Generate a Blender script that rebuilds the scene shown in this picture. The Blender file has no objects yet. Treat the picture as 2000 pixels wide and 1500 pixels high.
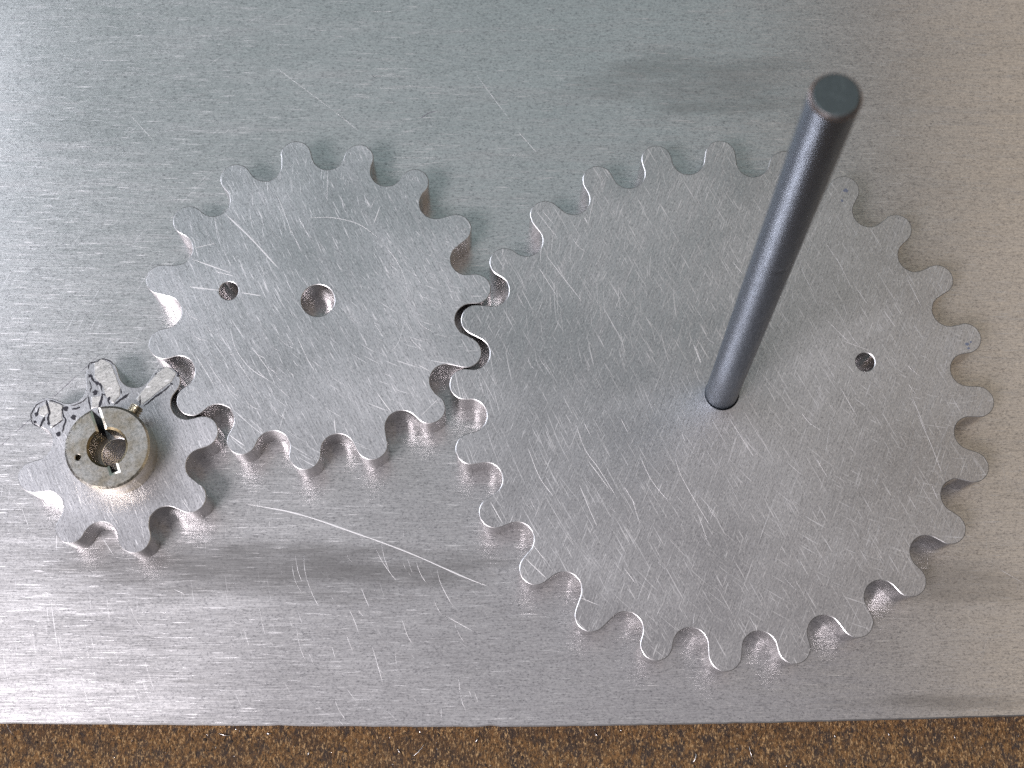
import bpy, bmesh, math, random
from mathutils import Matrix, Vector

# ------------------------------------------------------------------ camera, world, lights, exposure
MM = 0.001
scene = bpy.context.scene
COL = scene.collection
GT = 8.0            # gear thickness in mm; the plate's top face is z = 0

cam_d = bpy.data.cameras.new("camera")
cam = bpy.data.objects.new("camera", cam_d)
COL.objects.link(cam)
scene.camera = cam
rot = Matrix(((0.99983, 0.0, 0.01819), (-0.00449, 0.96903, 0.24689), (-0.01762, -0.24693, 0.96887))).transposed()
cam.matrix_world = Matrix.Translation(Vector((-4.871, -68.254, 267.804 + GT)) * MM) @ rot.to_4x4()
cam_d.sensor_width = 36.0
cam_d.lens = 2.838 / 2.0 * 36.0
cam_d.clip_start = 0.005
cam_d.clip_end = 50.0
cam_d.dof.use_dof = True
cam_d.dof.focus_distance = 0.2745
cam_d.dof.aperture_fstop = 30.0

world = bpy.data.worlds.new("World")
scene.world = world
world.use_nodes = True
bg = world.node_tree.nodes["Background"]
bg.inputs["Color"].default_value = (0.90, 0.88, 0.86, 1)
bg.inputs["Strength"].default_value = 0.035

def area_light(name, loc, target, sx, sy, power, color):
    d = bpy.data.lights.new(name, 'AREA')
    d.shape = 'RECTANGLE'; d.size = sx; d.size_y = sy
    d.energy = power; d.color = color
    o = bpy.data.objects.new(name, d); COL.objects.link(o)
    o.location = loc
    if target: o.rotation_euler = (Vector(target) - Vector(loc)).to_track_quat('-Z', 'Y').to_euler()
    return o
area_light("window_light", (-0.63, -0.58, 1.18), (0, 0, 0), 0.44, 0.44, 17.0, (1.0, 0.93, 0.97))
area_light("side_window_light", (-1.10, 0.50, 1.00), (0, 0, 0), 0.90, 1.00, 9.5, (0.86, 0.89, 1.0))
area_light("ceiling_fill", (-0.22, 1.10, 1.45), None, 1.25, 1.50, 1.85, (0.70, 0.95, 0.97))  # unseen panel added to tint the far plate's reflection teal
area_light("ceiling_fill_near", (-0.16, -0.12, 1.45), None, 1.25, 0.94, 1.12, (0.97, 0.91, 0.97))  # unseen panel added to give the near plate a pinkish reflection
area_light("room_light_warm", (0.80, 0.35, 1.30), None, 0.60, 1.60, 1.65, (1.0, 0.80, 0.58))

scene.cycles.use_denoising = False
scene.cycles.sample_clamp_indirect = 9.0
scene.cycles.blur_glossy = 0.35
vs = scene.view_settings
vs.view_transform = 'Standard'; vs.look = 'None'; vs.exposure = 0.10; vs.gamma = 1.0
vs.use_curve_mapping = False
scene.render.film_transparent = False

# ------------------------------------------------------------------ measured layout (mm)
PLATE = [(0.26,[(-50.97,-21.84),(-40.94,-23.69),(-29.12,-27.59),(-19.32,-31.18),(-9.55,-35.44),(-4.21,-37.55)]),(0.11,[(-40.97,-31.53),(-40.35,-34.58),(-39.42,-36.95)]),(0.11,[(-41.58,-33.23),(-40.78,-36.61),(-39.35,-38.97)]),(0.11,[(-39.41,-30.5),(-38.98,-34.92),(-37.49,-38.96),(-35.71,-42.15)]),(0.11,[(-26.44,-28.76),(-24.83,-32.17),(-22.73,-35.22),(-21.52,-36.57)]),(0.11,[(-24.72,-29.44),(-23.97,-32.51),(-23.08,-34.54)]),(0.11,[(-19.74,-32.16),(-18.66,-35.21)]),(0.11,[(-18.21,-32.15),(-17.31,-34.87),(-15.93,-37.07)]),(0.11,[(-14.1,-34.19),(-13.22,-37.23),(-10.8,-41.6)]),(0.11,[(-30.68,-41.47),(-29.26,-44.3),(-28.53,-46.63)]),(0.11,[(-28.82,-41.97),(-27.78,-43.13)]),(0.11,[(-47.53,-40.66),(-46.7,-44.33),(-45.92,-46.99)]),(0.11,[(-40.32,-44.65),(-39.51,-48.63),(-38.06,-51.92)]),(0.11,[(-37.79,-49.95),(-36.71,-52.25)]),(0.11,[(-33.49,-48.62),(-32.75,-51.26)]),(0.11,[(-26.14,-48.28),(-25.06,-51.58),(-23.63,-56.16)]),(0.11,[(-20.54,-43.62),(-19.48,-46.62),(-18.44,-48.27)]),(0.11,[(-9.85,-53.86),(-9.31,-58.11),(-8.29,-60.7)]),(0.11,[(-7.82,-56.8),(-7.31,-58.1)]),(0.11,[(-6.82,-57.13),(-6.15,-58.75)]),(0.11,[(-32.7,-58.45),(-31.81,-60.39),(-30.43,-62.33)]),(0.11,[(-12.95,-59.73),(-12.92,-61.67)]),(0.11,[(-12.47,-42.94),(-7.06,-45.93)]),(0.11,[(-28.43,-37.6),(-26.64,-41.63)]),(0.11,[(-21.78,-48.94),(-21.38,-52.23)]),(0.11,[(-30.87,-46.63),(-29.45,-49.94)]),(0.11,[(-71.73,-40.7),(-70.33,-43.8),(-68.04,-46.17)]),(0.11,[(-94.6,-38.6),(-93.92,-40.98)]),(0.11,[(-74.28,-49.0),(-72.13,-52.75)]),(0.11,[(-95.15,-43.36),(-94.27,-45.26)]),(0.11,[(-86.8,-55.56),(-86.16,-57.65)]),(0.11,[(-85.53,-56.72),(-84.7,-58.34)]),(0.11,[(-86.4,-39.54),(-83.96,-43.35)]),(0.11,[(-63.49,-38.15),(-61.53,-39.01)]),(0.09,[(-97.45,-16.63),(-95.12,-21.09),(-92.98,-23.55)]),(0.09,[(-78.44,58.97),(-72.85,52.81)]),(0.09,[(-49.64,70.12),(-36.65,59.9)]),(0.09,[(-36.65,59.9),(-31.28,55.4)]),(0.09,[(-7.28,68.19),(0.15,57.36)]),(0.09,[(1.2,55.67),(5.37,50.62)]),(0.09,[(93.03,-33.85),(97.69,-36.76)]),(0.09,[(-65.05,-27.88),(-61.73,-26.6),(-59.32,-26.2)]),(0.09,[(-67.76,-31.11),(-61.58,-29.34)]),(0.06,[(-28.47,69.27),(-20.0,69.35)]),(0.06,[(-30.02,67.64),(-21.03,67.6)]),(0.06,[(-28.9,64.88),(-20.99,64.95)]),(0.06,[(-24.88,49.48),(-14.46,49.56)]),(0.06,[(-26.38,46.45),(-20.66,46.39)]),(0.06,[(-29.85,82.36),(-24.5,82.3)]),(0.06,[(-26.36,45.68),(-21.17,45.6)])]
PENCIL = [(0.1,[(-98.44,-10.83),(-96.45,-8.8)]),(0.13,[(-95.73,-8.09),(-93.0,-5.35),(-90.83,-2.99)]),(0.13,[(-89.36,-1.45),(-86.61,1.43),(-84.78,3.4)]),(0.08,[(-84.03,4.12),(-82.18,6.0),(-80.41,7.88)]),(0.13,[(-18.77,58.11),(-17.94,58.69),(-17.0,59.38),(-15.12,59.96)])]
BIG = [(0.11,[(12.01,-7.34),(13.69,-12.47),(16.33,-16.38),(20.07,-22.59)]),(0.11,[(13.56,-7.33),(14.88,-10.1)]),(0.11,[(20.56,-6.51),(22.05,-9.68)]),(0.11,[(2.89,-12.12),(5.18,-17.98),(7.65,-21.46)]),(0.11,[(30.65,-13.98),(31.71,-17.5),(33.89,-21.77),(37.14,-27.54)]),(0.11,[(24.08,-14.0),(26.29,-18.69),(29.63,-22.94)]),(0.11,[(12.46,-19.12),(14.69,-24.53),(15.79,-27.22)]),(0.11,[(20.89,-19.48),(23.12,-23.35)]),(0.11,[(32.13,-9.44),(32.67,-11.02)]),(0.11,[(3.6,-30.3),(6.24,-33.71)]),(0.11,[(34.57,-24.47),(36.3,-29.84)]),(0.11,[(20.6,-34.81),(22.81,-37.82)]),(0.11,[(25.93,-33.67),(22.73,-41.57)]),(0.11,[(14.05,-14.43),(18.57,-20.65)]),(0.11,[(22.38,-21.8),(23.81,-26.81)]),(0.2,[(2.46,-33.15),(6.41,-36.92)]),(0.2,[(-4.01,-22.66),(-1.71,-26.69)]),(0.1,[(33.51,-42.95),(33.06,-45.55)]),(0.16,[(44.63,-45.07),(44.76,-46.37)]),(0.1,[(12.22,-40.28),(15.96,-41.77)]),(0.11,[(63.29,26.11),(66.17,19.3)]),(0.11,[(56.38,23.43),(58.62,18.21)]),(0.11,[(61.2,29.27),(64.87,22.96)]),(0.11,[(67.16,19.3),(68.97,16.19)]),(0.11,[(76.84,21.98),(79.41,15.73)]),(0.11,[(71.9,15.17),(74.15,11.57)]),(0.11,[(62.58,-0.21),(65.66,-6.22)]),(0.11,[(76.23,-1.66),(78.65,-9.15)]),(0.11,[(35.14,7.77),(36.26,4.21)]),(0.11,[(63.58,8.94),(68.91,6.92)]),(0.11,[(60.37,13.55),(65.04,8.44)]),(0.11,[(77.15,-5.47),(79.43,-11.83),(81.01,-16.94)]),(0.11,[(78.9,-19.29),(79.86,-22.01)]),(0.11,[(77.79,-7.47),(82.82,-8.24)]),(0.11,[(49.9,-20.17),(45.61,-30.58)]),(0.11,[(60.43,-7.14),(59.12,-13.48)]),(0.11,[(69.43,-16.19),(68.05,-19.72)]),(0.11,[(57.16,-13.88),(59.28,-17.8)]),(0.11,[(41.17,-6.42),(45.54,-13.92)]),(0.1,[(4.62,35.28),(9.0,29.35)]),(0.1,[(5.83,35.29),(8.22,32.32)]),(0.1,[(6.58,25.95),(13.65,16.39)]),(0.1,[(4.98,23.84),(8.91,17.19)]),(0.1,[(34.81,8.28),(36.25,3.81)]),(0.1,[(14.06,34.06),(14.85,32.57)]),(0.1,[(-6.44,1.58),(-5.25,-2.43)]),(0.1,[(42.93,24.92),(44.84,22.41)]),(0.1,[(29.35,41.48),(28.26,38.45)])]
MID = [(0.3,[(-56.01,34.05),(-50.81,29.06),(-45.1,22.8)]),(0.22,[(-61.98,24.68),(-54.44,21.96)]),(0.28,[(-62.17,19.06),(-56.38,18.37)]),(0.24,[(-52.28,17.98),(-48.32,17.33)]),(0.16,[(-25.84,35.87),(-27.01,32.13)]),(0.16,[(-33.57,-6.88),(-33.14,-9.85)]),(0.2,[(-25.73,-1.62),(-22.74,-5.7)]),(0.18,[(-17.82,3.69),(-15.6,2.44)]),(0.13,[(-13.83,-2.82),(-17.41,-6.47)]),(0.2,[(-53.3,-9.97),(-50.03,-12.27)]),(0.1,[(-26.65,38.0),(-27.83,35.05)]),(0.1,[(-42.59,-3.94),(-43.83,-9.15)]),(0.1,[(-46.47,38.66),(-44.28,33.87),(-42.88,29.64)]),(0.1,[(-41.77,33.36),(-39.38,29.13)]),(0.1,[(-43.45,31.49),(-40.76,25.97)]),(0.1,[(-36.35,43.59),(-36.27,36.06)]),(0.1,[(-41.67,10.43),(-39.03,4.85),(-37.49,2.34)]),(0.1,[(-26.54,12.05),(-24.51,8.99)]),(0.1,[(-49.84,7.33),(-45.72,1.8)]),(0.1,[(-19.61,9.02),(-17.13,6.48)]),(0.1,[(-52.65,4.79),(-47.47,-2.72)]),(0.1,[(-58.47,4.76),(-53.26,-2.74)]),(0.1,[(-60.47,5.76),(-56.25,-0.76)]),(0.1,[(-54.2,11.9),(-52.74,6.81),(-49.64,2.78),(-45.66,0.29)]),(0.1,[(-57.41,22.2),(-53.42,21.19)]),(0.1,[(-61.85,26.88),(-57.7,27.96)]),(0.09,[(-40.02,33.37),(-35.03,33.4),(-30.0,32.11),(-25.94,29.22)]),(0.09,[(-25.69,28.96),(-22.37,24.51),(-20.55,20.34),(-19.99,16.2)]),(0.09,[(-20.29,14.14),(-21.56,8.5),(-23.47,5.94)])]
SMALL = [(0.1,[(-91.01,-23.41),(-88.7,-28.65)]),(0.1,[(-75.45,-23.36),(-72.33,-27.65)]),(0.1,[(-61.33,-22.36),(-59.59,-24.75)]),(0.1,[(-69.64,-18.04),(-67.98,-21.9)]),(0.1,[(-75.49,-29.56),(-73.2,-32.86)]),(0.1,[(-68.69,-25.73),(-67.73,-30.49)])]
CRACK = [(0.12,[(-87.68,-3.45),(-89.33,-4.35),(-90.11,-5.39),(-90.45,-6.58),(-90.05,-7.91),(-89.29,-8.5),(-88.39,-9.01)]),(0.3,[(-87.81,-3.59),(-87.43,-4.78),(-86.98,-5.97),(-87.19,-6.86),(-86.92,-8.49)]),(0.18,[(-89.01,-4.79),(-89.33,-6.13),(-89.56,-6.87)]),(0.35,[(-87.84,-6.86),(-88.2,-7.75),(-88.55,-8.79)]),(0.14,[(-87.38,-3.59),(-86.5,-3.74),(-85.32,-4.18),(-84.57,-4.55)]),(0.2,[(-84.57,-4.47),(-84.65,-5.37),(-84.42,-6.55),(-83.92,-7.44),(-84.23,-9.07),(-84.31,-9.8)]),(0.12,[(-84.22,-7.29),(-85.58,-8.19),(-86.39,-8.93)]),(0.2,[(-82.93,-5.36),(-82.08,-5.13),(-81.38,-4.88)]),(0.1,[(-83.28,-4.47),(-82.13,-4.39),(-80.89,-3.71),(-80.22,-2.96)]),(0.25,[(-80.4,1.53),(-79.79,1.08),(-79.14,0.18),(-78.39,-0.26),(-77.78,-0.71),(-77.55,-1.91)]),(0.16,[(-80.11,-2.52),(-79.72,-3.86),(-79.33,-5.34)]),(0.28,[(-77.39,-2.21),(-77.57,-3.7),(-77.77,-5.04),(-77.84,-6.08)]),(0.18,[(-77.53,-2.21),(-76.78,-2.65)]),(0.14,[(-80.46,2.43),(-80.11,3.64),(-78.83,3.95),(-78.16,4.71)]),(0.14,[(-78.01,4.71),(-76.37,4.11),(-75.6,3.36)]),(0.13,[(-73.99,-1.14),(-73.91,-2.34)]),(0.28,[(-72.33,-2.18),(-73.43,-3.08),(-74.26,-3.68),(-75.07,-4.43)]),(0.2,[(-76.32,-3.1),(-75.94,-4.44)]),(0.12,[(-80.02,0.33),(-79.65,-0.87),(-79.71,-2.07)]),(0.12,[(-70.28,-2.62),(-70.26,-4.11)]),(0.25,[(-63.17,1.91),(-63.51,1.11)]),(0.2,[(-64.31,-0.1),(-65.86,-1.7),(-67.34,-2.71),(-68.43,-3.71),(-69.53,-4.71)]),(0.16,[(-70.09,-3.32),(-70.3,-4.71)]),(0.12,[(-66.21,4.31),(-65.21,3.71),(-64.17,2.51),(-63.36,1.91)])]
PITS = [(0.54,-84.09,-5.22),(0.54,-82.46,-6.84),(0.54,-85.01,-10.1),(0.37,-89.39,-6.28),(0.37,-79.87,1.23),(0.37,-78.53,-0.26),(0.57,-78.7,-2.06),(0.34,-89.56,-7.76),(0.31,-87.03,-8.04),(0.34,-76.02,-3.17),(0.27,-64.49,-0.3),(0.23,-66.38,-2.07),(0.25,-67.25,-2.63),(0.19,-67.51,1.69),(0.27,-63.35,1.75)]
PATCH = [[(-87.51,-3.74),(-86.49,-3.89),(-84.71,-4.55),(-84.78,-6.55),(-84.43,-7.29),(-85.58,-8.19),(-86.54,-8.78),(-87.05,-6.86),(-86.93,-5.97)],[(-79.39,3.72),(-78.0,4.56),(-76.35,3.81),(-75.51,2.16),(-74.81,0.35),(-74.14,-1.14),(-74.11,-2.64),(-75.24,-4.06),(-76.78,-2.58),(-77.49,-0.71),(-79.12,0.93),(-79.16,2.44)],[(-79.35,-2.96),(-77.5,-2.65),(-77.93,-4.74),(-79.2,-5.19)],[(-88.99,-5.09),(-87.76,-4.19),(-87.19,-5.97),(-88.0,-6.72),(-89.04,-6.28)],[(-67.32,1.79),(-65.57,3.21),(-63.74,1.81),(-64.52,0.2),(-67.37,-2.21),(-69.74,-4.31),(-70.97,-3.22),(-69.03,-0.32)]]
SMUDGE = [(66.03, 39.81, 0.5), (65.2, 37.64, 0.28), (87.72, 8.35, 0.38), (88.45, 8.76, 0.25), (87.96, 7.53, 0.28)]
SHAV = [
    (-55.15, -64.4, 3.57, 0.5, -0.36, 0.16, 0.3, 'thin pale shaving near the plate edge, left of centre'),
    (-46.21, -64.5, 1.72, 0.2, -0.042, 0.3, 0.3, 'small bright flake touching the plate edge'),
    (-21.42, -67.02, 2.22, 0.3, -1.069, 0.14, 0.3, 'thin silver shaving left of the curved white sliver'),
    (-18.41, -68.61, 4.63, 0.7, 0.551, 0.13, 0.3, 'curved white sliver standing near the plate edge'),
    (-38.18, -68.7, 1.66, 0.4, 1.033, 0.18, 0.3, 'short bright chip below the plate edge'),
    (34.22, -69.82, 2.84, 1.1, 0.773, 0.15, 0.3, 'hooked silver shaving at the bottom of the picture, right of centre'),
    (15.75, -64.39, 1.44, 0.3, -0.729, 0.25, 0.3, 'bright chip on the bench under the big gear'),
    (61.23, -64.56, 1.22, 0.2, -1.2, 0.2, 0.3, 'small white flake on the bench to the right'),
    (71.4, -64.18, 1.52, 0.3, -1.048, 0.16, 0.3, 'thin sliver right of the small white flake'),
    (-5.92, -65.14, 1.79, 0.3, -2.318, 0.25, 0.3, 'pale chip beside the curved white sliver'),
    (20.61, -63.63, 0.84, 0.1, -0.83, 0.28, 0.3, 'tiny bright chip against the plate edge'),
    (84.07, -64.56, 1.66, 0.4, -1.468, 0.14, 0.3, 'thin silver shaving toward the right corner of the bench'),
    (-74.12, -69.07, 0.61, 0.1, 1.252, 0.3, 0.3, 'bright speck at the lower left of the bench'),
    (45.09, -66.54, 3.61, 0.6, -1.567, 0.12, 0.3, 'long faint shaving under the lowest gear teeth'),
]

BIG_C = (39.98, -1.69)
MID_C = (-37.39, 16.42)
SMALL_C = (-73.62, -13.92)
BIG_GAPS = [(95.97,48.15),(80.65,48.08),(65.7,48.0),(50.7,47.95),(35.74,47.75),(20.63,47.75),(5.94,47.61),(-9.07,47.76),(-24.08,47.88),(-39.14,47.91),(-53.91,47.75),(-69.02,48.23),(-83.79,48.19),(-98.89,47.86),(-113.38,48.41),(-129.24,48.03),(-144.45,48.09),(-159.6,47.96),(-174.58,48.13),(170.76,48.04),(155.03,48.25),(140.57,48.13),(125.38,48.16),(110.62,47.93)]
MID_GAPS = [(112.1,29.93),(88.01,30.23),(64.76,29.66),(41.9,30.12),(16.72,29.9),(-7.03,29.84),(-32.32,29.5),(-56.23,29.93),(-80.88,29.83),(-104.46,29.86),(-127.28,29.95),(-150.99,29.7),(-175.03,29.3),(159.76,29.59),(135.99,29.2)]
SMALL_GAPS = [(82.18,16.25),(38.83,15.9),(-7.0,16.0),(-53.12,16.19),(-97.97,16.08),(-140.94,16.25),(172.5,15.7),(127.84,16.4)]

# ------------------------------------------------------------------ material helpers
def new_mat(name):
    m = bpy.data.materials.new(name); m.use_nodes = True
    nt = m.node_tree
    for n in list(nt.nodes): nt.nodes.remove(n)
    out = nt.nodes.new('ShaderNodeOutputMaterial')
    b = nt.nodes.new('ShaderNodeBsdfPrincipled')
    nt.links.new(b.outputs[0], out.inputs[0])
    return m, nt, b
def N(nt, kind, **kw):
    n = nt.nodes.new(kind)
    for k, v in kw.items():
        if k in n.inputs: n.inputs[k].default_value = v
        else: setattr(n, k, v)
    return n
def L(nt, a, b): nt.links.new(a, b)
def coords(nt, rot_deg=0.0, scale=(1, 1, 1), src='Object', off=(0, 0, 0)):
    """object coordinates in millimetres, turned, then stretched"""
    tc = N(nt, 'ShaderNodeTexCoord')
    m1 = N(nt, 'ShaderNodeMapping'); m1.vector_type = 'POINT'
    m1.inputs['Rotation'].default_value = (0, 0, math.radians(-rot_deg))
    k = 1000.0 if src == 'Object' else 1.0
    m1.inputs['Scale'].default_value = (k, k, k)
    m1.inputs['Location'].default_value = off
    L(nt, tc.outputs[src], m1.inputs['Vector'])
    m2 = N(nt, 'ShaderNodeMapping')
    m2.inputs['Scale'].default_value = scale
    L(nt, m1.outputs[0], m2.inputs['Vector'])
    return m2.outputs[0]
def noise(nt, vec, scale=1.0, detail=2.0, rough=0.5, dist=0.0):
    n = N(nt, 'ShaderNodeTexNoise')
    n.inputs['Scale'].default_value = scale; n.inputs['Detail'].default_value = detail
    n.inputs['Roughness'].default_value = rough; n.inputs['Distortion'].default_value = dist
    L(nt, vec, n.inputs['Vector'])
    return n.outputs['Fac']
def ramp(nt, fac, lo, hi, a=0.0, b=1.0):
    n = N(nt, 'ShaderNodeMapRange')
    n.inputs['From Min'].default_value = lo; n.inputs['From Max'].default_value = hi
    n.inputs['To Min'].default_value = a; n.inputs['To Max'].default_value = b
    L(nt, fac, n.inputs['Value'])
    return n.outputs[0]
def math_n(nt, op, a, b):
    n = N(nt, 'ShaderNodeMath'); n.operation = op
    for i, v in enumerate((a, b)):
        if isinstance(v, (int, float)): n.inputs[i].default_value = v
        else: L(nt, v, n.inputs[i])
    return n.outputs[0]
def mixc(nt, fac, a, b, mode='MIX'):
    n = N(nt, 'ShaderNodeMix'); n.data_type = 'RGBA'; n.blend_type = mode
    if isinstance(fac, (int, float)): n.inputs[0].default_value = fac
    else: L(nt, fac, n.inputs[0])
    for i, v in ((6, a), (7, b)):
        if isinstance(v, tuple): n.inputs[i].default_value = (*v, 1)
        else: L(nt, v, n.inputs[i])
    return n.outputs[2]
def bump(nt, height, dist, strength=1.0, prev=None):
    n = N(nt, 'ShaderNodeBump')
    n.inputs['Strength'].default_value = strength; n.inputs['Distance'].default_value = dist
    L(nt, height, n.inputs['Height'])
    if prev is not None: L(nt, prev, n.inputs['Normal'])
    return n.outputs[0]

def polar(nt, centre, sr, st, R):
    """coordinates that run round a far centre: (radius, arc length)"""
    sp = N(nt, 'ShaderNodeSeparateXYZ'); L(nt, coords(nt, 0), sp.inputs[0])
    x = math_n(nt, 'SUBTRACT', sp.outputs[0], centre[0]); y = math_n(nt, 'SUBTRACT', sp.outputs[1], centre[1])
    r = math_n(nt, 'SQRT', math_n(nt, 'ADD', math_n(nt, 'MULTIPLY', x, x), math_n(nt, 'MULTIPLY', y, y)), 0.0)
    t = math_n(nt, 'ARCTAN2', y, x)
    c = N(nt, 'ShaderNodeCombineXYZ')
    L(nt, math_n(nt, 'MULTIPLY', r, sr), c.inputs[0]); L(nt, math_n(nt, 'MULTIPLY', t, R * st), c.inputs[1])
    return c.outputs[0]

def brushed(name, angle, base, rough, aniso, line_h, grain_h, streak=(0.03, 5.0), stain=0.18, seed=0.0, dark_marks=(), arcs=(), cross=None, rough2=0.5, mix2=0.27, film=0.15, bands=True):
    """worn brushed metal: grooves run along `angle` degrees in the face's plane; `arcs` are
    (centre, radius, density) families of curved scratches"""
    m, nt, b = new_mat(name)
    out = next(n for n in nt.nodes if n.type == 'OUTPUT_MATERIAL')
    off = (seed, seed * 0.7, 0)
    lines = noise(nt, coords(nt, angle, (streak[0], streak[1], 0.2), off=off), 1.0, 3.0, 0.65)
    lines2 = noise(nt, coords(nt, angle, (streak[0] * 3, streak[1] * 1.8, 0.2), off=off), 1.0, 2.0, 0.6)
    grain = noise(nt, coords(nt, angle, (2.0, 3.4, 1.0), off=off), 1.0, 3.0, 0.75)
    big = noise(nt, coords(nt, 0, (0.030, 0.045, 0.1), off=off), 1.0, 4.0, 0.6)
    smear = noise(nt, coords(nt, angle, (0.025, 0.35, 0.1), off=off), 1.0, 4.0, 0.65)
    col = mixc(nt, ramp(nt, big, 0.35, 0.65), base, tuple(c * (0.92 if bands else 0.80) for c in base))
    if bands: col = mixc(nt, ramp(nt, smear, 0.56, 0.78, 0.0, stain), col, (0.25, 0.24, 0.23))
    col = mixc(nt, ramp(nt, lines2, 0.54, 0.66, 0.0, 0.60), col, tuple(c * 0.45 for c in base))
    col = mixc(nt, ramp(nt, grain, 0.54, 0.66, 0.0, 0.70), col, (0.20, 0.20, 0.215))
    col = mixc(nt, ramp(nt, grain, 0.44, 0.33, 0.0, 0.6), col, (0.93, 0.92, 0.90))
    scr = None
    def layer(vec, lo, hi, amt):
        nonlocal scr
        n_ = ramp(nt, noise(nt, vec, 1.0, 2.0, 0.55), lo, hi, 0.0, amt)
        scr = n_ if scr is None else math_n(nt, 'MAXIMUM', scr, n_)
    if cross: layer(coords(nt, cross[0], (cross[1], cross[2], 0.2), off=(seed + 5, seed, 0)), 0.630, 0.71, 0.6)
    layer(coords(nt, angle, (streak[0] * 1.5, streak[1] * 0.9, 0.2), off=(seed + 9, seed, 0)), 0.635, 0.72, 0.6)
    for (c, R, dens, amt) in arcs: layer(polar(nt, c, 4.2, 0.10, R), 0.70 - dens, 0.755 - dens, amt)
    if scr is not None: col = mixc(nt, scr, col, (0.92, 0.92, 0.92))
    if dark_marks:        # grime smudges and a dark oval, each with its own place and outline
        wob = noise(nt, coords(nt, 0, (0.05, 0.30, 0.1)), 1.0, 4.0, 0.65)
        for (cx, cy, rx, ry, amt) in dark_marks:
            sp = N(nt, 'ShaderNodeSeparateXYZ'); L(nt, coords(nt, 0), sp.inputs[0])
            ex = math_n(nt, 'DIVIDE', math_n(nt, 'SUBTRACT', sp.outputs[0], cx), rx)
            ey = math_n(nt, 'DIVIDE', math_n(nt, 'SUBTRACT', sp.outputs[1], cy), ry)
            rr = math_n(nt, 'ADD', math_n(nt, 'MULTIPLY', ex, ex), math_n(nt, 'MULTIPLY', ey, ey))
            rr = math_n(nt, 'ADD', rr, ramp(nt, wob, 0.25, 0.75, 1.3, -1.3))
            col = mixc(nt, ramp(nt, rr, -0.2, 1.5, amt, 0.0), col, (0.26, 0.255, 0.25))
    nrm = bump(nt, lines, line_h)
    nrm = bump(nt, lines2, line_h * 0.6, prev=nrm)
    nrm = bump(nt, grain, grain_h, prev=nrm)
    if scr is not None: nrm = bump(nt, scr, 0.6e-5, prev=nrm)
    tg = N(nt, 'ShaderNodeTangent'); tg.direction_type = 'UV_MAP'; tg.uv_map = 'UVMap'
    r = ramp(nt, lines, 0.3, 0.7, rough - 0.05, rough + 0.06)
    r = math_n(nt, 'ADD', r, ramp(nt, smear, 0.5, 0.8, 0.0, 0.10))
    r = math_n(nt, 'ADD', r, ramp(nt, big, 0.35, 0.65, 0.05 if not bands else 0.015, -0.05 if not bands else -0.015))
    if scr is not None: r = math_n(nt, 'ADD', r, math_n(nt, 'MULTIPLY', scr, 0.3))
    b2 = nt.nodes.new('ShaderNodeBsdfPrincipled')
    for s, rg in ((b, r), (b2, rough2)):
        L(nt, nrm, s.inputs['Normal']); L(nt, col, s.inputs['Base Color'])
        s.inputs['Metallic'].default_value = 1.0 if s == b else film
        if isinstance(rg, float): s.inputs['Roughness'].default_value = rg
        else: L(nt, rg, s.inputs['Roughness'])
    b.inputs['Anisotropic'].default_value = aniso
    L(nt, tg.outputs[0], b.inputs['Tangent'])
    mx = N(nt, 'ShaderNodeMixShader'); mx.inputs[0].default_value = mix2
    L(nt, b.outputs[0], mx.inputs[1]); L(nt, b2.outputs[0], mx.inputs[2]); L(nt, mx.outputs[0], out.inputs[0])
    return m

ALU = (0.74, 0.745, 0.75)
M_PLATE = brushed('plate_aluminium', 0.0, (0.69, 0.69, 0.695), 0.25, 0.50, 0.35e-5, 0.5e-5, streak=(0.14, 6.0), stain=0.10, dark_marks=(
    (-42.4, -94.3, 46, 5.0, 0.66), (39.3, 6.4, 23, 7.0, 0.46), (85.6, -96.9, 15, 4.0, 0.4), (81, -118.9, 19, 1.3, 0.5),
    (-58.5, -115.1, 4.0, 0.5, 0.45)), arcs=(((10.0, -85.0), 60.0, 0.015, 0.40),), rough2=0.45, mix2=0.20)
M_BIG = brushed('big_gear_aluminium', 68.0, (0.60, 0.605, 0.615), 0.31, 0.30, 0.45e-5, 0.6e-5, streak=(0.16, 6.5), seed=31.0,
    arcs=(((45.0, 22.0), 60.0, 0.055, 0.6), ((70.0, 60.0), 90.0, 0.03, 0.4)), cross=(-62.0, 0.16, 4.5), bands=False)
M_MID = brushed('middle_gear_aluminium', -62.0, (0.65, 0.66, 0.675), 0.30, 0.25, 0.4e-5, 0.6e-5, streak=(0.18, 4.5), seed=77.0,
    arcs=(((30.0, 25.0), 50.0, 0.055, 0.6),), bands=False)
M_SMALL = brushed('small_gear_aluminium', -65.0, (0.68, 0.68, 0.70), 0.32, 0.25, 0.35e-5, 0.7e-5, streak=(0.20, 4.0), seed=130.0, bands=False)

def wall_mat(name, base, rough, period, h):
    m, nt, b = new_mat(name)
    v = coords(nt, 0, (1.0 / period, 0.06, 1), src='UV')
    rip = noise(nt, v, 2.0, 3.0, 0.6)
    blot = noise(nt, coords(nt, 0, (0.35, 0.35, 1), src='UV'), 1.0, 3.0, 0.6)
    L(nt, mixc(nt, ramp(nt, blot, 0.55, 0.75, 0, 0.5), base, (0.42, 0.36, 0.30)), b.inputs['Base Color'])
    L(nt, bump(nt, rip, h), b.inputs['Normal'])
    b.inputs['Metallic'].default_value = 1.0
    b.inputs['Roughness'].default_value = rough
    return m
M_WALL = wall_mat('cut_tooth_wall', (0.52, 0.50, 0.50), 0.18, 1.1, 1.4e-5)
M_EDGE = wall_mat('deburred_edge', (0.90, 0.90, 0.90), 0.36, 1.0, 0.6e-5)

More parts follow.
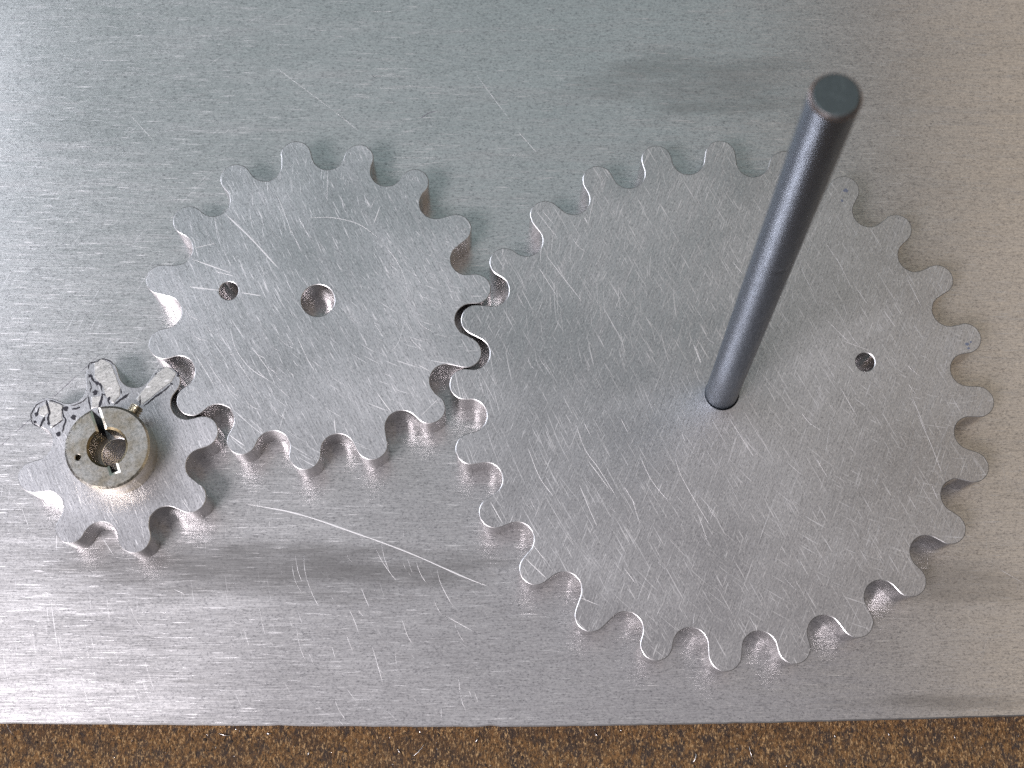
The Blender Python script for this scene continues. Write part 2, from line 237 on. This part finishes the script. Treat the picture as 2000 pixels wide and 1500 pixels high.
m, nt, b = new_mat('scratch_metal'); M_SCR = m
b.inputs['Base Color'].default_value = (0.78, 0.78, 0.78, 1); b.inputs['Metallic'].default_value = 1.0
b.inputs['Roughness'].default_value = 0.55
m, nt, b = new_mat('crack_and_slit_shade'); M_CRACK_SHADE = m
b.inputs['Base Color'].default_value = (0.018, 0.018, 0.028, 1); b.inputs['Roughness'].default_value = 0.6  # black of cracks and pits; also paints the shade inside the hub slit
m, nt, b = new_mat('pencil_grey'); M_PENCIL = m
b.inputs['Base Color'].default_value = (0.10, 0.09, 0.12, 1); b.inputs['Roughness'].default_value = 0.6
m, nt, b = new_mat('marker_blue_grey'); M_MARK = m
b.inputs['Base Color'].default_value = (0.13, 0.15, 0.20, 1); b.inputs['Roughness'].default_value = 0.6

M_PATCH = brushed('filler_metal', 20.0, (0.68, 0.665, 0.63), 0.38, 0.0, 0.6e-5, 0.8e-5, streak=(0.5, 1.5), seed=9.0)

def stained_steel(name, c1, c2, rough):
    m, nt, b = new_mat(name)
    n1 = noise(nt, coords(nt, 0, (0.30, 0.30, 0.3)), 1.0, 4.0, 0.65)
    n2 = noise(nt, coords(nt, 0, (2.2, 2.2, 2.2)), 1.0, 3.0, 0.6)
    c = mixc(nt, ramp(nt, n1, 0.38, 0.62), c1, c2)
    c = mixc(nt, ramp(nt, n2, 0.58, 0.75, 0, 0.6), c, (0.12, 0.10, 0.07))
    L(nt, c, b.inputs['Base Color'])
    b.inputs['Metallic'].default_value = 1.0
    L(nt, ramp(nt, n2, 0.3, 0.7, rough - 0.08, rough + 0.1), b.inputs['Roughness'])
    L(nt, bump(nt, n2, 1.2e-5), b.inputs['Normal'])
    return m
M_HUB = stained_steel('hub_steel', (0.50, 0.49, 0.46), (0.36, 0.325, 0.26), 0.33)
M_HUBWALL = stained_steel('hub_wall_steel', (0.62, 0.58, 0.50), (0.50, 0.43, 0.30), 0.22)
M_HUBEDGE = stained_steel('hub_rim_steel', (0.82, 0.80, 0.76), (0.74, 0.69, 0.56), 0.25)
M_BORE = stained_steel('bore_stained_brass', (0.34, 0.30, 0.21), (0.24, 0.18, 0.09), 0.30)
M_BRASS = stained_steel('screw_brass', (0.72, 0.68, 0.56), (0.55, 0.49, 0.36), 0.25)

def pin_mat(name, base, rough):
    m, nt, b = new_mat(name)
    n = noise(nt, coords(nt, 0, (3.0, 3.0, 0.25)), 1.0, 3.0, 0.6)
    n2 = noise(nt, coords(nt, 0, (1.4, 1.4, 1.4)), 1.0, 3.0, 0.7)
    L(nt, mixc(nt, ramp(nt, n2, 0.55, 0.75), base, tuple(c * 1.6 for c in base)), b.inputs['Base Color'])
    b.inputs['Metallic'].default_value = 1.0
    L(nt, ramp(nt, n, 0.3, 0.7, rough - 0.06, rough + 0.08), b.inputs['Roughness'])
    L(nt, bump(nt, n2, 0.25e-5), b.inputs['Normal'])
    return m
M_PIN = pin_mat('black_oxide_steel', (0.125, 0.152, 0.185), 0.40)
M_PINEDGE = pin_mat('pin_chamfer_glint', (0.80, 0.73, 0.72), 0.28)  # pale pinkish base colour paints in the glint on the chamfer
M_PINTOP = pin_mat('pin_end_face', (0.15, 0.18, 0.19), 0.5)

def bench_mat():
    m, nt, b = new_mat('rusty_bench')
    g = noise(nt, coords(nt, 0, (2.6, 1.5, 1.0)), 1.0, 5.0, 0.75)
    g2 = noise(nt, coords(nt, 0, (0.55, 0.4, 1.0)), 1.0, 4.0, 0.65)
    g3 = noise(nt, coords(nt, 0, (3.2, 1.3, 1.0), off=(11, 5, 0)), 1.0, 3.0, 0.7)
    c = mixc(nt, ramp(nt, g, 0.38, 0.60), (0.018, 0.012, 0.008), (0.26, 0.135, 0.045))
    c = mixc(nt, ramp(nt, g2, 0.48, 0.62, 0, 0.85), c, (0.040, 0.030, 0.026))
    g4 = noise(nt, coords(nt, 0, (0.14, 0.22, 1.0), off=(3, 8, 0)), 1.0, 3.0, 0.6)
    c = mixc(nt, ramp(nt, g4, 0.48, 0.62, 0, 0.5), c, (0.040, 0.026, 0.020))
    c = mixc(nt, ramp(nt, g3, 0.54, 0.66, 0, 0.9), c, (0.58, 0.38, 0.18))
    L(nt, c, b.inputs['Base Color'])
    b.inputs['Roughness'].default_value = 0.75
    h = math_n(nt, 'ADD', g, g3)
    L(nt, bump(nt, h, 3.0e-4), b.inputs['Normal'])
    return m
M_BENCH = bench_mat()
m, nt, b = new_mat('swarf_aluminium'); M_SWARF = m
b.inputs['Base Color'].default_value = (0.85, 0.84, 0.82, 1); b.inputs['Metallic'].default_value = 1.0
b.inputs['Roughness'].default_value = 0.28

# ------------------------------------------------------------------ mesh helpers
def link(name, bm, mats, parent=None, smooth=None):
    me = bpy.data.meshes.new(name)
    bm.to_mesh(me); bm.free()
    for m in (mats if isinstance(mats, (list, tuple)) else [mats]): me.materials.append(m)
    o = bpy.data.objects.new(name, me); COL.objects.link(o)
    if parent is not None: o.parent = parent
    return o
def tag(o, label=None, cat=None, group=None, kind=None):
    if label: o['label'] = label
    if cat: o['category'] = cat
    if group: o['group'] = group
    if kind: o['kind'] = kind
    return o
def thing(name, loc, label, cat, group=None):
    o = bpy.data.objects.new(name, None); COL.objects.link(o)
    o.empty_display_size = 0.01
    o.location = Vector(loc) * MM
    return tag(o, label, cat, group)

def inset_loop(P, d):
    """moves a closed loop to its left by d (material lies on the left)"""
    n = len(P); out = []
    for i in range(n):
        a, p, c = Vector(P[i - 1]), Vector(P[i]), Vector(P[(i + 1) % n])
        t1 = (p - a); t2 = (c - p)
        if t1.length < 1e-9 or t2.length < 1e-9: out.append(tuple(p)); continue
        t1.normalize(); t2.normalize()
        n1 = Vector((-t1.y, t1.x)); n2 = Vector((-t2.y, t2.x))
        k = 1.0 + n1.dot(n2)
        v = (n1 + n2) / max(k, 0.45)
        out.append((p.x + v.x * d, p.y + v.y * d))
    return out

def slab(name, loops, z0, z1, ch, mats, parent, uv_angle=0.0, inner_ch=None, wob=0.0, inner_mats=None):
    """a flat part cut from plate: outer loop counter-clockwise, holes clockwise; a small
    chamfer runs round every top edge.  mats: face, wall, edge"""
    bm = bmesh.new(); uvl = bm.loops.layers.uv.new('UVMap')
    ca, sa = math.cos(math.radians(uv_angle)), math.sin(math.radians(uv_angle))
    rings_top, rings_bot = [], []
    rnd = random.Random(len(loops[0]))
    for li, P in enumerate(loops):
        c_here = ch if (li == 0 or inner_ch is None) else inner_ch
        if isinstance(c_here, (list, tuple)): c_here = c_here[li]
        Q = inset_loop(P, c_here)
        n = len(P)
        arc = [0.0]
        for i in range(n): arc.append(arc[-1] + (Vector(P[(i + 1) % n]) - Vector(P[i])).length)
        def ring(pts, z): return [bm.verts.new((x * MM, y * MM, z * MM)) for x, y in pts]
        wa, wb = ring(P, z0), ring(P, z1 - c_here * 0.55)
        ca_, cb_ = ring(P, z1 - c_here * 0.55), ring(Q, z1)
        off = 0 if li == 0 or inner_mats is None else inner_mats
        for i in range(n):
            j = (i + 1) % n
            for (r0, r1, mi, v0, v1) in ((wa, wb, 1, z0, z1), (ca_, cb_, 2, 0, 1)):
                f = bm.faces.new((r0[i], r0[j], r1[j], r1[i]))
                f.material_index = mi + off; f.smooth = True
                for lp, uvv in zip(f.loops, ((arc[i], v0), (arc[i + 1], v0), (arc[i + 1], v1), (arc[i], v1))):
                    lp[uvl].uv = uvv
        rings_top.append(ring(Q, z1)); rings_bot.append(ring(P, z0))
    for rings, up in ((rings_top, True), (rings_bot, False)):
        edges = []
        for r in rings:
            for i in range(len(r)): edges.append(bm.edges.new((r[i], r[(i + 1) % len(r)])))
        res = bmesh.ops.triangle_fill(bm, use_beauty=True, use_dissolve=False, edges=edges)
        for f in res['geom']:
            if isinstance(f, bmesh.types.BMFace):
                f.normal_update()
                if (f.normal.z > 0) != up: f.normal_flip()
                f.material_index = 0; f.smooth = False
                for lp in f.loops:
                    x, y = lp.vert.co.x / MM, lp.vert.co.y / MM
                    lp[uvl].uv = (x * ca + y * sa, -x * sa + y * ca)
    return link(name, bm, mats, parent)

def circle(cx, cy, r, n=48, cw=True, a0=0.0):
    s = -1 if cw else 1
    return [(cx + r * math.cos(a0 + s * 2 * math.pi * i / n), cy + r * math.sin(a0 + s * 2 * math.pi * i / n)) for i in range(n)]

def gear_profile(gaps, tip, a=3.2, b=3.0, seed=1):
    """round-bottomed gaps joined to round-topped teeth by straight tangents"""
    rnd = random.Random(seed)
    g = sorted(((ang % 360.0), r) for ang, r in gaps)
    n = len(g)
    G = [Vector((r * math.cos(math.radians(t)), r * math.sin(math.radians(t)))) for t, r in g]
    T = []; TB = []
    for i in range(n):
        t0 = g[i][0]; t1 = g[(i + 1) % n][0]
        if t1 < t0: t1 += 360.0
        t = math.radians((t0 + t1) / 2); rt = tip + rnd.uniform(-0.15, 0.15)
        bb = b
        for _ in range(6):
            c = Vector(((rt - bb) * math.cos(t), (rt - bb) * math.sin(t)))
            d = min((c - G[i]).length, (c - G[(i + 1) % n]).length)
            bb = min(bb, d - a - 0.03)
        T.append(c); TB.append(bb)
    def tang(Gc, Tc, bb):
        u = Tc - Gc; d = u.length; u.normalize()
        be = math.acos(min(1.0, (a + bb) / d))
        best = None
        for s in (1, -1):
            w = Vector((u.x * math.cos(s * be) - u.y * math.sin(s * be), u.x * math.sin(s * be) + u.y * math.cos(s * be)))
            if best is None or w.dot(Gc) < best.dot(Gc): best = w
        return Gc + a * best, Tc - bb * best
    pts = []
    for i in range(n):
        p_in, _ = tang(G[i], T[i - 1], TB[i - 1])
        p_out, q_in = tang(G[i], T[i], TB[i])
        _, q_out = tang(G[(i + 1) % n], T[i], TB[i])[0], tang(G[(i + 1) % n], T[i], TB[i])[1]
        s = math.atan2(*(p_in - G[i]).yx); e = math.atan2(*(p_out - G[i]).yx)
        while e > s: e -= 2 * math.pi
        for k in range(19):
            th = s + (e - s) * k / 18
            rr = a + rnd.uniform(-0.02, 0.02) + (0.10 if rnd.random() < 0.012 else 0)
            pts.append((G[i].x + rr * math.cos(th), G[i].y + rr * math.sin(th)))
        s = math.atan2(*(q_in - T[i]).yx); e = math.atan2(*(q_out - T[i]).yx)
        while e < s: e += 2 * math.pi
        for k in range(17):
            th = s + (e - s) * k / 16
            rr = TB[i] + rnd.uniform(-0.02, 0.02) - (0.12 if rnd.random() < 0.012 else 0)
            pts.append((T[i].x + rr * math.cos(th), T[i].y + rr * math.sin(th)))
    return pts

def catmull(P, per=5):
    if len(P) < 3:
        (x0, y0), (x1, y1) = P
        return [(x0 + (x1 - x0) * i / 5, y0 + (y1 - y0) * i / 5) for i in range(6)]
    V = [Vector(p) for p in P]; V = [2 * V[0] - V[1]] + V + [2 * V[-1] - V[-2]]
    out = []
    for i in range(1, len(V) - 2):
        for k in range(per):
            t = k / per
            q = 0.5 * ((2 * V[i]) + (V[i + 1] - V[i - 1]) * t + (2 * V[i - 1] - 5 * V[i] + 4 * V[i + 1] - V[i + 2]) * t * t + (-V[i - 1] + 3 * V[i] - 3 * V[i + 1] + V[i + 2]) * t ** 3)
            out.append((q.x, q.y))
    out.append(tuple(V[-2])); return out

def ribbon(bm, P, w, z, origin=(0, 0), h=0.012, jit=None, smooth_curve=True):
    """a burr or score line: a low ridge with tapered ends"""
    Q = catmull(P) if smooth_curve else P
    n = len(Q); rows = []
    for i, (x, y) in enumerate(Q):
        a = Vector(Q[max(0, i - 1)]); c = Vector(Q[min(n - 1, i + 1)])
        t = (c - a)
        if t.length < 1e-6: continue
        t.normalize(); nn = Vector((-t.y, t.x))
        f = i / (n - 1); k = min(1.0, 5.0 * f + 0.12, 5.0 * (1 - f) + 0.12)
        ww = w * 0.5 * k * (1 + (jit.uniform(-0.35, 0.35) if jit else 0))
        x -= origin[0]; y -= origin[1]
        rows.append([bm.verts.new(((x + nn.x * s * ww) * MM, (y + nn.y * s * ww) * MM, (z + (h if s == 0 else 0.002)) * MM)) for s in (-1, 0, 1)])
    for r0, r1 in zip(rows[:-1], rows[1:]):
        for k in (0, 1):
            f = bm.faces.new((r0[k], r1[k], r1[k + 1], r0[k + 1])); f.normal_update()
            if f.normal.z < 0: f.normal_flip()

# ------------------------------------------------------------------ setting: bench and plate
bm = bmesh.new()
bmesh.ops.create_grid(bm, x_segments=1, y_segments=1, size=0.45)
bmesh.ops.translate(bm, verts=bm.verts, vec=(0, 0.0, -6.4 * MM))
bench = tag(link('bench_top', bm, M_BENCH), kind='structure')

plate = thing('aluminium_plate', (0, 60, -6.35), 'large brushed aluminium plate lying under the three gears on the bench', 'metal plate')
front = [(-240, -61.4), (-150, -62.2), (-93.4, -62.75), (-46.8, -63.15), (0.1, -63.3), (47.3, -62.6), (94.9, -61.35), (150, -59.7), (240, -57.0)]
fr = catmull(front, 24)
rf = random.Random(17)
fr = [(x, y + rf.uniform(-0.05, 0.05) + (rf.uniform(0.1, 0.25) if rf.random() < 0.06 else 0)) for x, y in fr]
outline = [(x, y - 60) for x, y in fr] + [(240.0, 140.0), (-240.0, 140.0)]
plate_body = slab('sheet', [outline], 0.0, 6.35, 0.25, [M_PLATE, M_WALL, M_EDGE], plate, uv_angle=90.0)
rs = random.Random(5)
bm = bmesh.new()
for w, P in PLATE: ribbon(bm, P, w * (0.55 if w < 0.12 else 0.9), 6.35, (0, 60), jit=rs)
for _ in range(25):    # the curved sanding arcs of the lower left corner
    x = rs.uniform(-98, -5); y = rs.uniform(-62, -28)
    ln = rs.uniform(1.2, 5.5); an = math.radians(rs.uniform(-78, -58)); bend = rs.uniform(0.05, 0.3)
    P = [(x, y), (x + math.cos(an) * ln * .5, y + math.sin(an) * ln * .5), (x + math.cos(an + bend) * ln, y + math.sin(an + bend) * ln)]
    ribbon(bm, P, rs.uniform(0.02, 0.05), 6.35, (0, 60), jit=rs)
for _ in range(60):    # short rolling marks along the grain
    x = rs.choice([rs.uniform(-100, -50), rs.uniform(70, 100), rs.uniform(-40, 60)]); y = rs.uniform(-61, 80)
    if abs(x) < 60 and -55 < y < 45: continue
    ln = rs.uniform(1.0, 7.0)
    ribbon(bm, [(x, y), (x + ln, y + rs.uniform(-.05, .05))], rs.uniform(0.02, 0.04), 6.35, (0, 60), jit=rs)
tag(link('scratches', bm, M_SCR, plate), kind='stuff')
for w, P in PENCIL:
    bm = bmesh.new(); ribbon(bm, P, w, 6.35, (0, 60), h=0.006, jit=rs)
    link('pencil_line', bm, M_PENCIL, plate)

# ------------------------------------------------------------------ gears
def local(P, C): return [(x - C[0], y - C[1]) for x, y in P]

def scratch_part(parent, items, C, extra=None, seed=3):
    r = random.Random(seed); bm = bmesh.new()
    for w, P in items: ribbon(bm, P, w * (0.75 if w < 0.12 else 1.0), GT, C, jit=r)
    if extra: extra(bm, r)
    return tag(link('scratches', bm, M_SCR, parent), kind='stuff')

# big gear, 24 teeth
big = thing('spur_gear', (*BIG_C, 0), 'largest aluminium gear, twenty-four teeth, with the black pin standing in it', 'gear', 'meshing aluminium gears')
big_loops = [gear_profile(BIG_GAPS, 51.95, seed=4), circle(0, 0, 3.2), circle(27.8, 6.36, 1.85, 32)]
slab('toothed_disc', big_loops, 0.02, GT, 0.12, [M_BIG, M_WALL, M_EDGE], big, uv_angle=160.0)
def big_extra(bm, r):
    for _ in range(45):
        t = r.uniform(0, 2 * math.pi); q = 46 * math.sqrt(r.random())
        x, y = q * math.cos(t), q * math.sin(t)
        if math.hypot(x, y) < 5: continue
        ln = r.uniform(1.5, 5.5)
        if r.random() < 0.5: an = math.radians(r.uniform(-66, -48)); bend = r.uniform(0.05, 0.25); wd = r.uniform(0.02, 0.04)
        else: an = math.radians(r.uniform(-116, -106)); bend = 0.0; wd = r.uniform(0.02, 0.035); ln *= 0.7
        P = [(x, y), (x + math.cos(an) * ln * .5, y + math.sin(an) * ln * .5), (x + math.cos(an + bend) * ln, y + math.sin(an + bend) * ln)]
        if math.hypot(*P[2]) > 46: continue
        ribbon(bm, P, wd, GT, jit=r)
scratch_part(big, BIG, BIG_C, big_extra, 8)
def blob(bm, x, y, rad, z, r, n=14):
    c = bm.verts.new((x * MM, y * MM, (z + 0.012) * MM))
    ring = [bm.verts.new(((x + rad * r.uniform(.6, 1.2) * math.cos(2 * math.pi * i / n)) * MM, (y + rad * r.uniform(.6, 1.2) * math.sin(2 * math.pi * i / n)) * MM, (z + 0.003) * MM)) for i in range(n)]
    for i in range(n): bm.faces.new((c, ring[i], ring[(i + 1) % n]))
r = random.Random(2)
for x, y, s in SMUDGE:
    bm = bmesh.new(); blob(bm, x - BIG_C[0], y - BIG_C[1], s, GT, r)
    tag(link('marker_dot', bm, M_MARK, big), 'dark blue smudge on a gear tooth')

# middle gear, 15 teeth
mid = thing('spur_gear', (*MID_C, 0), 'middle-sized aluminium gear with empty centre bore, between the other two gears', 'gear', 'meshing aluminium gears')
mid_loops = [gear_profile(MID_GAPS, 33.35, seed=9), circle(0.02, 0, 3.22), circle(-17.16, 1.86, 1.85, 32)]
slab('toothed_disc', mid_loops, 0.02, GT, 0.12, [M_MID, M_WALL, M_EDGE], mid, uv_angle=30.0)
def mid_extra(bm, r):
    for _ in range(50):
        heavy = r.random() < 0.55
        if heavy: t = math.radians(r.uniform(185, 265)); q = r.uniform(12, 30)
        else: t = r.uniform(0, 2 * math.pi); q = 26 * math.sqrt(r.random())
        x, y = q * math.cos(t), q * math.sin(t)
        ln = r.uniform(1.5, 6.0); an = math.radians(r.uniform(-68, -46)); bend = r.uniform(0.05, 0.3)
        P = [(x, y), (x + math.cos(an) * ln * .5, y + math.sin(an) * ln * .5), (x + math.cos(an + bend) * ln, y + math.sin(an + bend) * ln)]
        if any(math.hypot(*p) < 4 or math.hypot(*p) > 26 or math.hypot(p[0] + 17.2, p[1] - 1.9) < 2.4 for p in P): continue
        ribbon(bm, P, r.uniform(0.02, 0.05), GT, jit=r)
scratch_part(mid, MID, MID_C, mid_extra, 11)

# small gear, 8 teeth, with its split hub and the repaired teeth
small = thing('spur_gear', (*SMALL_C, 0), 'smallest aluminium gear with a round split hub and cracked, patched upper teeth', 'gear', 'meshing aluminium gears')
slab('toothed_disc', [gear_profile(SMALL_GAPS, 18.95, seed=6), circle(0, 0, 3.0)], 0.02, GT, 0.12, [M_SMALL, M_WALL, M_EDGE], small, uv_angle=25.0)
def small_extra(bm, r):
    for _ in range(40):
        t = math.radians(r.uniform(180, 350)); q = r.uniform(9, 13)
        x, y = q * math.cos(t), q * math.sin(t)
        ln = r.uniform(0.8, 3.0); an = math.radians(r.uniform(-72, -52))
        P = [(x, y), (x + math.cos(an) * ln, y + math.sin(an) * ln)]
        if math.hypot(*P[1]) > 12.6: continue
        ribbon(bm, P, r.uniform(0.02, 0.05), GT, jit=r)
scratch_part(small, SMALL, SMALL_C, small_extra, 13)

rp = random.Random(21)
for P in PATCH:
    Q = local(P, SMALL_C)
    area = sum(Q[i - 1][0] * Q[i][1] - Q[i][0] * Q[i - 1][1] for i in range(len(Q)))
    if area < 0: Q = Q[::-1]
    R = []
    for i in range(len(Q)):           # ragged rim
        a, c = Vector(Q[i]), Vector(Q[(i + 1) % len(Q)])
        for k in range(4):
            p = a.lerp(c, k / 4); R.append((p.x + rp.uniform(-.06, .06), p.y + rp.uniform(-.06, .06)))
    tag(slab('filler_patch', [R], GT + 0.002, GT + 0.07, 0.05, [M_PATCH, M_PATCH, M_EDGE], small), 'dull grey filler patch on a cracked tooth')
bm = bmesh.new()
for w, P in CRACK:
    Q = catmull(P, 4); Q = [(x + rp.uniform(-.07, .07), y + rp.uniform(-.07, .07)) for x, y in Q]
    ribbon(bm, Q, w * 1.4, GT + 0.07, SMALL_C, h=0.01, jit=rp, smooth_curve=False)
tag(link('cracks', bm, M_CRACK_SHADE, small), 'dark crack lines in the patched teeth', kind='stuff')
for s, x, y in PITS:
    bm = bmesh.new(); blob(bm, x - SMALL_C[0], y - SMALL_C[1], s, GT + 0.066, rp)
    link('pit', bm, M_CRACK_SHADE, small)

# hub: a collar slit through at the top left, keyway notch opposite, small cross hole
RO, RI, HH = 7.75, 3.35, 6.7
sl_a, sl_w = math.radians(111), 0.62
nt_a, nt_w, nt_r = math.radians(-70), 0.62, 4.95
hub_loop = []
da_o = math.asin(sl_w / RO); da_i = math.asin(sl_w / RI)
n = 96
for i in range(n + 1):
    t = sl_a + da_o + (2 * math.pi - 2 * da_o) * i / n
    hub_loop.append((RO * math.cos(t), RO * math.sin(t)))
dn_i = math.asin(nt_w / RI); dn_o = math.asin(nt_w / nt_r)
# inner side, clockwise from the slit's right lip to its left lip
t0 = sl_a - da_i + 2 * math.pi; t1 = sl_a + da_i
na = nt_a + 2 * math.pi
def arc_pts(a, bnd, k): return [(RI * math.cos(a + (bnd - a) * i / k), RI * math.sin(a + (bnd - a) * i / k)) for i in range(k + 1)]
hub_loop += arc_pts(t0, na + dn_i, 26)
hub_loop += [(nt_r * math.cos(na + dn_o), nt_r * math.sin(na + dn_o)), (nt_r * math.cos(na - dn_o), nt_r * math.sin(na - dn_o))]
hub_loop += arc_pts(na - dn_i, t1, 26)
hub = slab('hub', [hub_loop, circle(-5.15, -1.95, 0.52, 20)], GT + 0.01, GT + HH, 0.42, [M_HUB, M_HUBWALL, M_HUBEDGE], small, inner_ch=0.16)
hub.location = (-0.40 * MM, 0, 0)
tag(hub, 'stained steel split hub with a keyway notch')
me = hub.data          # the bore and its chamfer are stained brass-brown
me.materials.append(M_BORE)
for f in me.polygons:
    c = f.center
    if f.material_index in (1, 2) and math.hypot(c.x, c.y) / MM < 3.9: f.material_index = 3
me.materials.append(M_CRACK_SHADE)
for f in me.polygons:  # recess shade painted black in the slit and the keyway
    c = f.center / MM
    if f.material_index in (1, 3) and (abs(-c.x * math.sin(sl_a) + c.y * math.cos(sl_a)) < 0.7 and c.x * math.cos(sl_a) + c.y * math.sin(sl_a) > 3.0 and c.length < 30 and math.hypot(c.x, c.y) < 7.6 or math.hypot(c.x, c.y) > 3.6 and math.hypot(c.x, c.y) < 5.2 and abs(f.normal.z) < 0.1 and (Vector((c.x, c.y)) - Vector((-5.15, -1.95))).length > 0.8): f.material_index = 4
# set screw: threaded stub standing out of the hub's wall
bm = bmesh.new(); rows = []
seg = 18; steps = 26
for i in range(steps + 1):
    s = 6.9 + 2.5 * i / steps
    rr = 1.22 + 0.14 * math.cos(i * 2 * math.pi / 5.2)
    if i == steps: rr = 0.78
    rows.append([bm.verts.new((s * MM, rr * math.cos(2 * math.pi * k / seg) * MM, rr * math.sin(2 * math.pi * k / seg) * MM)) for k in range(seg)])
for r0, r1 in zip(rows[:-1], rows[1:]):
    for k in range(seg):
        f = bm.faces.new((r0[k], r0[(k + 1) % seg], r1[(k + 1) % seg], r1[k])); f.smooth = True
bm.faces.new(rows[-1]); bm.faces.new(rows[0][::-1])
scr = link('set_screw', bm, M_BRASS, hub)
scr.location = (0, 0, (GT + 4.6) * MM); scr.rotation_euler = (0, 0, math.radians(61))
tag(scr, 'brass threaded screw end at the hub rim')

# ------------------------------------------------------------------ dowel pin standing in the big gear
pin = thing('dowel_pin', (BIG_C[0] + 0.28, BIG_C[1] - 0.36, 0.15), 'long black steel pin standing upright in the centre bore of the largest gear', 'pin')
PL, PR = 124.0, 3.10
axis = Vector((-0.043, 0.055, 1.0)).normalized()
pin.rotation_mode = 'QUATERNION'
pin.rotation_quaternion = Vector((0, 0, 1)).rotation_difference(axis)
def lathe(prof, seg=64):
    bm = bmesh.new(); rows = []
    for r_, z_ in prof: rows.append([bm.verts.new((r_ * math.cos(2 * math.pi * k / seg) * MM, r_ * math.sin(2 * math.pi * k / seg) * MM, z_ * MM)) for k in range(seg)])
    for r0, r1 in zip(rows[:-1], rows[1:]):
        for k in range(seg):
            f = bm.faces.new((r0[k], r0[(k + 1) % seg], r1[(k + 1) % seg], r1[k])); f.smooth = True
    return bm, rows
bm, rows = lathe([(PR - .4, 0), (PR, .5), (PR, 30), (PR, 76.0), (PR, 77.0), (PR - 0.025, 77.2), (PR - 0.025, 77.6), (PR, 77.8), (PR, 78.8), (PR, 100), (PR, PL - 1.0), (PR, PL - 0.55)])
bm.faces.new(rows[0][::-1])
link('shaft', bm, M_PIN, pin)
bm, rows = lathe([(PR, PL - 0.55), (PR - 0.03, PL - 0.45), (PR - 0.40, PL - 0.04)])
link('chamfer', bm, M_PINEDGE, pin)
bm, rows = lathe([(PR - 0.40, PL - 0.04), (PR - 0.5, PL)])
bm.faces.new(rows[-1]); link('end_face', bm, M_PINTOP, pin)

# ------------------------------------------------------------------ swarf and grit on the bench
rb = random.Random(40)
def shaving(x, y, ln, bend, an, w, arch):
    bm = bmesh.new(); rows = []
    n = 9; px, py, a = 0.0, 0.0, 0.0
    for i in range(n):
        f = i / (n - 1); k = 0.25 + 0.75 * math.sin(math.pi * min(1, f * 0.9 + 0.08))
        z = arch * math.sin(math.pi * f)
        nx, ny = -math.sin(a), math.cos(a)
        rows.append([bm.verts.new(((px + nx * s * w * k) * MM, (py + ny * s * w * k) * MM, (z + (0.12 if s == 0 else 0.02)) * MM)) for s in (-1, 0, 1)])
        px += math.cos(a) * ln / (n - 1); py += math.sin(a) * ln / (n - 1); a += bend / (n - 1)
    for r0, r1 in zip(rows[:-1], rows[1:]):
        for k in (0, 1): f = bm.faces.new((r0[k], r1[k], r1[k + 1], r0[k + 1])); f.smooth = True
    low = bmesh.ops.extrude_face_region(bm, geom=list(bm.faces))
    for v in low['geom']:
        if isinstance(v, bmesh.types.BMVert): v.co.z += 0.05 * MM
    o = link('metal_shaving', bm, M_SWARF)
    o.location = (x * MM, y * MM, -6.39 * MM); o.rotation_euler = (0, 0, an)
    return o
for (x, y, ln, bend, an, w, arch, lab) in SHAV:
    tag(shaving(x, y, ln * 0.8, bend, an, w * 0.6, arch), lab, 'metal shaving', 'shavings on the bench')
bm = bmesh.new()
for _ in range(1100):
    x = rb.uniform(-110, 110); y = rb.uniform(-80, -63.6); s = rb.uniform(0.05, 0.20) * (2.6 if rb.random() < .12 else 1)
    mtx = Matrix.Translation((x * MM, y * MM, -6.35 * MM)) @ Matrix.Rotation(rb.uniform(0, 6.3), 4, 'Z') @ Matrix.Rotation(rb.uniform(0, 3), 4, 'X') @ Matrix.Diagonal((s * MM, s * 0.55 * MM, s * 0.5 * MM, 1))
    r_ = bmesh.ops.create_icosphere(bm, subdivisions=1, radius=1.0, matrix=mtx)
    mi = rb.choice([0, 0, 0, 0, 1, 1, 1, 1, 2]) if s < 0.25 else rb.choice([0, 1, 1])
    for v in r_['verts']:
        for f in v.link_faces: f.material_index = mi
m, nt, b = new_mat('grit_tan'); b.inputs['Base Color'].default_value = (0.30, 0.17, 0.06, 1); b.inputs['Roughness'].default_value = 0.8; g1 = m
m, nt, b = new_mat('grit_dark'); b.inputs['Base Color'].default_value = (0.03, 0.022, 0.018, 1); b.inputs['Roughness'].default_value = 0.8; g2 = m
tag(link('grit', bm, [g1, g2, M_SWARF]), 'fine rusty grit and metal dust scattered over the bench', 'grit', kind='stuff')
